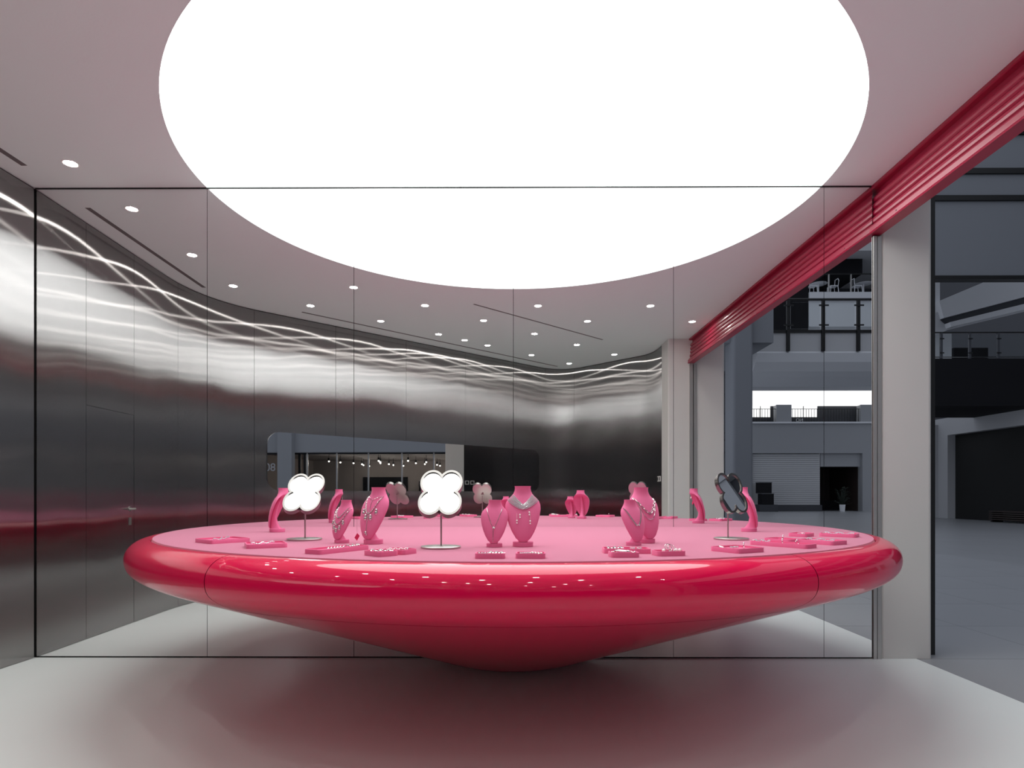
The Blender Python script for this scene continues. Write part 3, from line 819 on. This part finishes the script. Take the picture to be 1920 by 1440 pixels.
# ---- right-hand wall of the mall (faces the shop): black opening far off, lit shop opposite
XW = 22.3
mw = empty('wall_mall_right'); struct(mw, 'blue grey mall wall facing the shop, with dark openings', 'wall')
for y0, y1, z0, z1 in ((27.0, 28.2, 0, 5.2), (14.6, 27.0, 4.3, 5.2), (9.6, 14.6, 0, 5.2), (-2.6, 9.6, 3.58, 5.2), (-25, -2.6, 0, 5.2)):
    MB().box(XW, XW + .4, y0, y1, z0, z1).build('wall_section', 'mgrey', mw)
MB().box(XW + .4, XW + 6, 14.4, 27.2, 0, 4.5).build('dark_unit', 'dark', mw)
MB().box(XW + .41, XW + .45, -2.7, 9.7, 3.5, 3.6).build('head_track', 'mdark', mw)
# slatted bench in front of the dark unit
bn = thing('slatted_bench', 'dark slatted bench in front of the black opening across the mall', 'bench', (XW - .35, 21.0, 0))
for k in range(5): MB().box(-.3, .3, -2.4, 2.4, .10 + .09 * k, .15 + .09 * k).build('slat', 'brown', bn)
for yy in (-2.3, 0, 2.3): MB().box(-.25, .25, yy - .05, yy + .05, 0, .5).build('leg', 'black', bn)
# ---- lit shop opposite (seen through the wall mirror strip)
sh_ = thing('glazed_shop', 'dim glazed shop across the mall, seen in the mirror strip', 'shop', (XW + .5, 3.5, 0))
MB().box(0, 9, -6.2, -6.0, 0, 3.6).build('side_wall', 'shopwall', sh_); MB().box(0, 9, 6.0, 6.2, 0, 3.6).build('side_wall', 'shopwall', sh_)
MB().box(8.9, 9.1, -6.2, 6.2, 0, 3.6).build('back_wall', 'shopwall', sh_); MB().box(0, 9, -6.2, 6.2, 3.6, 3.75).build('ceiling_slab', 'shopwall', sh_)
for yy in (-5.9, -4.3, -2.5, -.6, 1.2, 2.9): MB().box(-.12, -.04, yy - .04, yy + .04, 0, 3.58).build('mullion', 'alu', sh_)
for a, b in ((-5.9, -4.3), (-4.3, -2.5), (-2.5, -.6), (-.6, 1.2), (1.2, 2.9)): MB().box(-.085, -.075, a + .05, b - .05, .05, 3.55).build('pane', 'glass', sh_)
for yy in (3.05, 3.35): MB().box(-.1, -.02, yy - .07, yy + .07, 0, 3.55).build('black_jamb', 'black', sh_)
MB().box(8.82, 8.9, -.8, 2.4, 1.35, 2.45).build('display_screen', 'blackm', sh_)
MB().box(8.82, 8.9, -3.9, -1.6, 1.35, 2.15).build('display_screen', 'blackm', sh_)
MB().box(8.80, 8.88, -5.6, -2.2, 2.62, 2.66).build('light_strip', 'strip', sh_)
MB().box(8.6, 8.88, -5.9, -4.2, 1.22, 1.27).build('light_strip', 'strip', sh_)
ct = thing('shop_counter', 'pale counter inside the glazed shop across the mall', 'counter', (XW + 6.5, 1.2, 0))
MB().box(0, .7, -3.2, 2.6, 0, .95).build('counter_body', 'shopwall', ct); MB().box(-.05, .75, -3.25, 2.65, .95, 1.0).build('counter_top', 'mwhite', ct)
rnd = random.Random(11)
bulb = MB().ball((0, 0, 0), .05, 6, 4).mesh('bulb'); can = MB().cyl((0, 0, .03), (0, 0, .2), .06, 10).mesh('lamp_body'); rod = MB().cyl((0, 0, .2), (0, 0, .42), .012, 6).mesh('rod')
spots = [(1.2 + (i % 6) * 1.25 + rnd.uniform(-.2, .2), -5.2 + (i // 6) * 2.3 + rnd.uniform(-.5, .5)) for i in range(24)]
for x, y in spots:
    e = thing('track_spotlight', 'small bright spotlight hanging inside the glazed shop across the mall', 'spotlight', (XW + .5 + x, 3.5 + y, 3.18), 0, 'spotlights in the shop across the mall')
    link('bulb', bulb, 'led', e); link('lamp_body', can, 'black', e); link('rod', rod, 'black', e)
# dark lounge chairs in the shop
for yy, lab in ((5.0, 'black round backed armchair in the shop across the mall, nearer its column'), (-.2, 'black round backed armchair in the shop across the mall, nearer the counter')):
    e = thing('armchair', lab, 'chair', (XW + 2.0, yy, 0))
    MB().box(-.35, .35, -.38, .38, .15, .45).build('seat', 'blackm', e, bevel=.04)
    MB().prism_axis([(.42 * math.cos(a), .9 + .55 * math.sin(a)) for a in [PI * k / 10 for k in range(11)]] + [(-.42, .4), (.42, .4)], -.38, -.28, 'x').build('backrest', 'blackm', e, fix=True)
    for sx in (-1, 1):
        for sy in (-1, 1): MB().cyl((sx * .28, sy * .3, 0), (sx * .28, sy * .3, .16), .02, 6).build('leg', 'black', e)
pc = MB().box(XW - .45, XW, 6.95, 7.75, 0, 5.2).build('column_mall', 'mgrey'); struct(pc, 'blue grey square column beside the glazed shop', 'column')
# numerals on the glass at the far side of that column
def text(name, body, size, loc, rot, mat, depth=.01):
    cu = bpy.data.curves.new(name, 'FONT'); cu.body = body; cu.size = size; cu.extrude = depth; cu.align_x = 'CENTER'
    ob = bpy.data.objects.new(name, cu); COL.objects.link(ob); bpy.context.view_layer.update()
    me = bpy.data.meshes.new_from_object(ob.evaluated_get(bpy.context.evaluated_depsgraph_get())); bpy.data.objects.remove(ob)
    return link(name, me, mat, None, loc, rot)
t8 = text('shop_numerals', '08', .62, (XW - .06, 8.33, 2.55), (PI / 2, 0, -PI / 2), 'mwhite'); tag(t8, 'pale numerals 08 on the shop glass beside the blue grey column', 'sign')
# ---- level-one balcony across the right of the picture
YA = 21.2
bl = thing('balcony', 'black fronted balcony with glass railing across the mall, right of the column', 'balcony', (0, YA, 0))
MB().box(9, 32, 0, 4, 4.98, 6.99).build('fascia', 'blackm', bl)
MB().box(9, 32, .02, .06, 8.07, 8.12).build('top_rail', 'black', bl)
MB().box(9, 32, 1.9, 1.94, 7.45, 7.49).build('mid_rail', 'black', bl)
k = 0
for i in range(14):
    x = 10.8 + 1.2 * i
    p_ = MB().box(x - .035, x + .035, 0, .1, 6.99, 8.08).build('post', 'mdark', bl)
    for zz in (7.2, 7.8): MB().box(x - .09, x + .09, -.02, 0, zz, zz + .05).build('glass_clamp', 'black', p_)
    MB().box(x + .06, x + 1.14, .03, .04, 7.05, 8.0).build('glass_panel', 'glass', bl)
# end wall under it
ew = empty('wall_mall_end'); struct(ew, 'pale mall end wall below the black balcony', 'wall')
MB().box(9, 21.9, 28.2, 28.6, 0, 5.2).build('wall_section', 'mgrey', ew); MB().box(21.3, 22.3, 27.7, 28.2, 0, 4.9).build('pilaster', 'mgrey', ew)
MB().box(9, 60, 42, 42.4, 5, 22).build('wall_section', 'mdark', ew)
# level three fascias
f3 = thing('upper_fascia', 'stack of grey and black horizontal fascias high in the mall atrium', 'fascia', (0, YA, 0))
for nm, z0, z1, dy, m in (('dark_beam', 10.30, 10.46, -.1, 'black'), ('grey_fascia', 10.46, 13.62, 0, 'mgrey3'), ('dark_beam', 13.62, 13.84, -.1, 'black'), ('grey_fascia', 13.84, 14.75, 0, 'mgrey3'), ('dark_beam', 14.75, 14.98, -.1, 'black'), ('grey_fascia', 14.98, 16.4, 0, 'mgrey3'), ('dark_beam', 16.4, 17.4, -.1, 'blackm'), ('grey_fascia', 17.4, 22, 0, 'mgrey3')):
    MB().box(9, 32, dy, .3, z0, z1).build(nm, m, f3)
# escalator behind
es = thing('escalator', 'pale escalator rising to the right behind the glass balcony', 'escalator', (0, 28.0, 0))
def diag(name, pts, y0, y1, m): MB().prism_axis(pts, y0, y1, 'y').build(name, m, es, fix=True)
diag('balustrade', [(21.8, 10.7), (23.4, 11.3), (23.4, 10.15), (21.8, 9.5)][::-1], 0, .4, 'mwhite')
diag('balustrade_panel', [(22.4, 10.85), (32, 14.9), (32, 14.2), (22.6, 10.55)][::-1], .1, .5, 'mwhite')
diag('truss', [(22.35, 11.45), (32, 15.5), (32, 13.0), (22.6, 10.55)][::-1], -.3, .8, 'mwhite')
diag('shadow_gap', [(22.6, 10.54), (32, 13.0), (32, 12.55), (22.85, 10.3)][::-1], -.1, .8, 'mdark')
diag('soffit_rail', [(22.85, 10.30), (32, 12.55), (32, 12.2), (22.9, 10.05)][::-1], -.4, .8, 'mwhite')
MB().box(20.5, 22.7, .15, .8, 7.0, 14).build('newel_wall', 'mwhite', es); MB().box(22.7, 23.5, .4, 1.2, 7.0, 9.9).build('newel_wall', 'mwhite', es)
tag(MB().box(24.4, 26.3, 29.5, 29.7, 7.2, 9.4).build('poster_board', 'blackm'), 'dark poster board behind the glass balcony railing', 'poster')
# ---- far side (seen in the big mirror)
YB = -40.0
fb = empty('wall_mall_far'); struct(fb, 'far grey facade of the mall seen in the mirror wall', 'wall')
def B(name, x0, x1, z0, z1, y0=0, y1=.6, m='mgrey2', parent=fb):
    return MB().box(x0, x1, YB - y1, YB - y0, z0, z1).build(name, m, parent)
B('skirting', 11, 22.3, 0, .45, -.03, .6, 'mdark'); B('pier', 11, 17.25, .45, 11); B('wall_band', 17.25, 34, 4.22, 6.38); B('ledge', 17.25, 34, 6.38, 6.5, -.12, .6, 'mwhite')
B('pier', 25.25, 34, 0, 4.22); B('recess_back', 17.25, 22.28, .45, 4.22, .35, .6, 'mgrey'); B('fascia_panel', 22.3, 25.25, 3.25, 4.22, .2, .35)
B('pier', 19.0, 20.1, 6.5, 7.75); B('pier', 25.1, 34, 6.5, 7.75); B('gallery_back', 17.25, 25.1, 6.5, 7.75, .55, .7, 'mdark')
B('upper_band', 17.25, 34, 8.78, 9.3, -.05); B('upper_band', 17.25, 34, 9.3, 11.2, .15, .6, 'mgrey')
B('upper_wall', 11, 40, 11.2, 24, .6, 1.2, 'mgrey')
rsx = thing('roller_door', 'closed pale roller door in the far mall facade', 'roller door', (19.8, YB - .2, 0))
mb = MB()
for k in range(24): mb.box(-2.48, 2.45, -.06, .0, .46 + .155 * k, .46 + .155 * k + .135)
o_ = mb.build('slats', 'mgrey', rsx); o_['kind'] = 'stuff'
lb = MB().box(17.25, 34, YB - .5, YB - .1, 7.72, 8.78).build('light_box', 'windowlit'); tag(lb, 'glowing white light box above the far gallery, seen in the mirror', 'light box')
for a, b, lab in ((17.3, 18.75, 'bright daylit gallery window at the left of the far facade'), (20.15, 22.2, 'bright daylit gallery window between the grey piers of the far facade')):
    e = thing('gallery_window', lab, 'window', ((a + b) / 2, YB - .5, 6.5)); wd = (b - a) / 2
    MB().box(-wd, wd, -.03, .0, .38, 1.24).build('pane', 'windowlit', e); MB().box(-wd, wd, 0, .05, .36, .40).build('sill', 'black', e); MB().box(-.02, .02, 0, .04, .4, 1.24).build('mullion', 'black', e)
gl = thing('gallery_railing', 'thin black railing along the far gallery, seen in the mirror', 'railing', (0, YB - .1, 6.5))
MB().box(17.3, 25.1, -.02, .02, .93, .97).build('top_rail', 'black', gl)
for k in range(40):
    x = 17.4 + k * .2
    if x < 25.1: MB().box(x - .012, x + .012, -.012, .012, 0, .93).build('baluster', 'black', gl)
t9 = text('gallery_lettering', 'NO', .34, (20.85, YB - .38, 6.56), (PI / 2, 0, PI), 'mwhite', .005); tag(t9, 'small pale lettering below the far gallery window', 'sign')
# dark shop in the far facade
ds = thing('dark_shop', 'dark shop recess in the far facade, seen in the mirror', 'shop', (23.75, YB - .6, 0))
MB().box(-1.45, 1.45, -4.1, -4.0, 0, 3.25).build('back_wall', 'brown', ds); MB().box(-1.55, -1.45, -4, 0, 0, 3.25).build('side_wall', 'brown', ds); MB().box(1.45, 1.55, -4, 0, 0, 3.25).build('side_wall', 'brown', ds)
MB().box(-1.5, 1.5, -4, 0, 3.25, 3.35).build('head', 'blackm', ds); MB().box(-1.45, 1.45, -2.4, -2.2, 0, .75).build('low_wall', 'blackm', ds)
pl = thing('potted_plant', 'dark potted plant in front of the far dark shop', 'plant', (23.3, YB + .9, 0))
MB().lathe([(0, 0), (.16, 0), (.2, .5), (.17, .5), (.15, .46), (0, .46)], 16).build('pot', 'mwhite', pl)
lf = MB(); rnd = random.Random(5)
for k in range(70):
    a = rnd.uniform(0, 2 * PI); r = rnd.uniform(.05, .5); z = rnd.uniform(.55, 1.75); c_ = Vector((r * math.cos(a), r * math.sin(a), z)); d_ = Vector((math.cos(a), math.sin(a), .5)) * .16; s_ = Vector((-math.sin(a), math.cos(a), 0)) * .05
    lf.add([c_ - d_ * .2, c_ + d_ * .4 + s_, c_ + d_, c_ + d_ * .4 - s_], [(0, 1, 2, 3)])
    lf.tube([(0, 0, .45), c_ - d_ * .2], .008, 4)
o_ = lf.build('foliage', 'leaf', pl); o_['kind'] = 'stuff'
for z0, x0, lab in ((.5, 17.5, 'lower dark crate of the stack by the far roller door'), (1.3, 17.35, 'upper dark crate of the stack by the far roller door')):
    e = thing('crate', lab, 'crate', (x0 + .42, YB + .75, z0)); MB().box(-.42, .42, -.4, .4, 0, .74).build('body', 'blackm', e, bevel=.02); MB().box(-.43, .43, -.41, .41, .74, .79).build('lid', 'mdark', e)
tag(MB().box(17.3, 18.6, YB + .2, YB + 1.2, 0, .495).build('plinth', 'mdark'), 'dark plinth carrying the two crates across the mall', 'plinth')
# ---- bridge with glass railing
YC = -17.15
bg = thing('bridge', 'mall bridge with dark posted glass railing, seen in the mirror', 'bridge', (0, YC, 0))
MB().box(8.6, 22, -3, 0, 6.36, 7.05).build('deck_edge', 'mgrey', bg)
pf = [(-3.0, 6.36), (0, 6.36), (.05, 6.30), (-.05, 6.0), (-.35, 5.72), (-.8, 5.62), (-3.0, 5.62)]
MB().prism_axis(pf[::-1], 8.6, 22, 'x').build('curved_soffit', 'mwhite', bg, fix=True)
MB().box(8.6, 22, -.02, .05, 7.02, 7.12).build('shadow_strip', 'black', bg)
MB().cyl((8.6, .06, 8.2), (22, .06, 8.2), .045, 8).build('top_rail', 'black', bg)
for i in range(10):
    x = 8.46 + 1.245 * (i + 1)
    p_ = MB().box(x - .055, x + .055, .02, .10, 6.36, 8.18).build('post', 'black', bg)
    for zz in (7.25, 7.95): MB().box(x - .17, x + .17, .1, .13, zz, zz + .05).build('glass_clamp', 'black', p_)
    MB().box(x + .09, x + 1.15, .05, .06, 7.15, 8.1).build('glass_panel', 'glass', bg)
# ---- round-edged mall column with slab
cm_ = MB().prism(rrect(6.36, 6.95, -13.9, -13.15, .08, 4), 0, 6.6).build('column_near', 'mgrey3'); struct(cm_, 'blue grey mall column beside the shop opening, seen in the mirror', 'column')
sl = MB().box(3.3, 7.62, -20.5, -13.35, 5.75, 9.0).build('slab_upper', 'mgrey3'); struct(sl, 'upper floor slab over the mall walkway', 'ceiling')
lp = thing('lamp_post', 'slim black ornamental post beyond the shop opening, seen in the mirror', 'post', (6.62, -11.6 - 3.6, 0))
# ---- cafe deck high up
YD = -27.2
cd = thing('cafe_deck', 'white fronted cafe deck high in the mall, seen in the mirror', 'deck', (0, YD, 0))
MB().box(15.3, 26, -5, 0, 11.35, 11.77).build('deck_slab', 'mwhite', cd); MB().box(15.3, 26, -5, -.12, 10.0, 11.35).build('deck_front', 'mwhite', cd)
MB().box(15.3, 26, -.04, 0, 12.68, 12.73).build('top_rail', 'black', cd)
for x in (16.3, 17.45, 18.6, 19.8): MB().box(x - .03, x + .03, -.05, 0, 11.77, 12.7).build('post', 'alu', cd)
MB().box(15.3, 26, -5.2, -5, 11.77, 14).build('back_wall', 'mdark', cd); MB().box(16.3, 18.2, -3, -.3, 12.8, 13.6).build('black_bulkhead', 'blackm', cd); MB().box(14, 26, -5, .8, 13.6, 16.5).build('ceiling_block', 'mgrey', cd)
tag(MB().box(12.9, 15.28, YD - .3, YD - .1, 9.0, 12.4).build('billboard', 'blackm'), 'tall dark billboard left of the white cafe deck', 'billboard')
def cafe_chair(x, rz, lab):
    e = thing('cafe_chair', lab, 'chair', (x, YD - .5, 11.77), rz, 'white cafe chairs')
    MB().box(-.2, .2, -.2, .2, .42, .45).build('seat', 'cafe', e)
    MB().tube([(-.19, -.19, .44), (-.22, -.2, .7), (-.2, -.15, .82), (-.2, .15, .82), (-.22, .2, .7), (-.19, .19, .44)], .022, 6).build('backrest', 'cafe', e)
    for sx in (-1, 1):
        for sy in (-1, 1): MB().cyl((sx * .18, sy * .18, .43), (sx * .22, sy * .2, 0), .018, 6).build('leg', 'cafe', e)
cafe_chair(15.65, 0, 'white cafe chair at the left end of the high deck'); cafe_chair(16.75, PI, 'white cafe chair in the middle of the high deck'); cafe_chair(18.0, 0, 'white cafe chair at the right of the high deck')
for x, lab in ((16.2, 'white round cafe table between the two left chairs'), (18.6, 'white round cafe table beside the right chair')):
    e = thing('cafe_table', lab, 'table', (x, YD - .9, 11.77)); MB().lathe([(0, .70), (.42, .70), (.44, .715), (.42, .73), (0, .73)], 20).build('table_top', 'cafe', e); MB().cyl((0, 0, 0), (0, 0, .70), .03, 8).build('pedestal', 'cafe', e); MB().lathe([(0, 0), (.24, 0), (.24, .02), (0, .03)], 16).build('foot', 'cafe', e)
MB().cyl((0, 0, 0), (0, 0, 3.6), .035, 8).build('shaft', 'black', lp); MB().ball((0, 0, 3.7), .06, 8, 6, 2.2).build('finial', 'black', lp); MB().box(-.22, .22, -.02, .02, 3.0, 3.06).build('crossbar', 'black', lp); MB().lathe([(0, 0), (.16, 0), (.14, .08), (.05, .2), (0, .2)], 12).build('foot', 'black', lp)

# ---- tall glazed screen glimpsed beside the near mall column
gs = thing('glazed_screen', 'tall dark gridded glass screen glimpsed beside the mall column', 'glazing', (9.4, -27.0, 0))
MB().box(-.6, 1.8, -.1, -.05, 0, 12).build('glass_sheet', 'mdark', gs)
for k in range(12): MB().box(-.6, 1.8, -.05, 0, 1.0 * k + .4, 1.0 * k + .45).build('transom', 'black', gs)
for x in (-.6, .3, 1.2): MB().box(x - .03, x + .03, -.05, .02, 0, 12).build('mullion', 'black', gs)
# ---- upper galleries above the wall across the mall
ug = thing('upper_gallery', 'stacked upper galleries above the wall across the mall', 'gallery', (26.0, 0, 0))
for z0 in (5.2, 10.4, 15.6):
    MB().box(0, 1, -25, 21, z0, z0 + 1.6).build('fascia', 'mgrey2', ug); MB().box(.6, 1.2, -25, 21, z0 + 1.6, z0 + 5.2).build('dark_recess', 'mdark', ug)
    for yy in range(-24, 20, 6): MB().box(.1, .6, yy - .3, yy + .3, z0 + 1.6, z0 + 5.2).build('pier', 'mgrey2', ug)
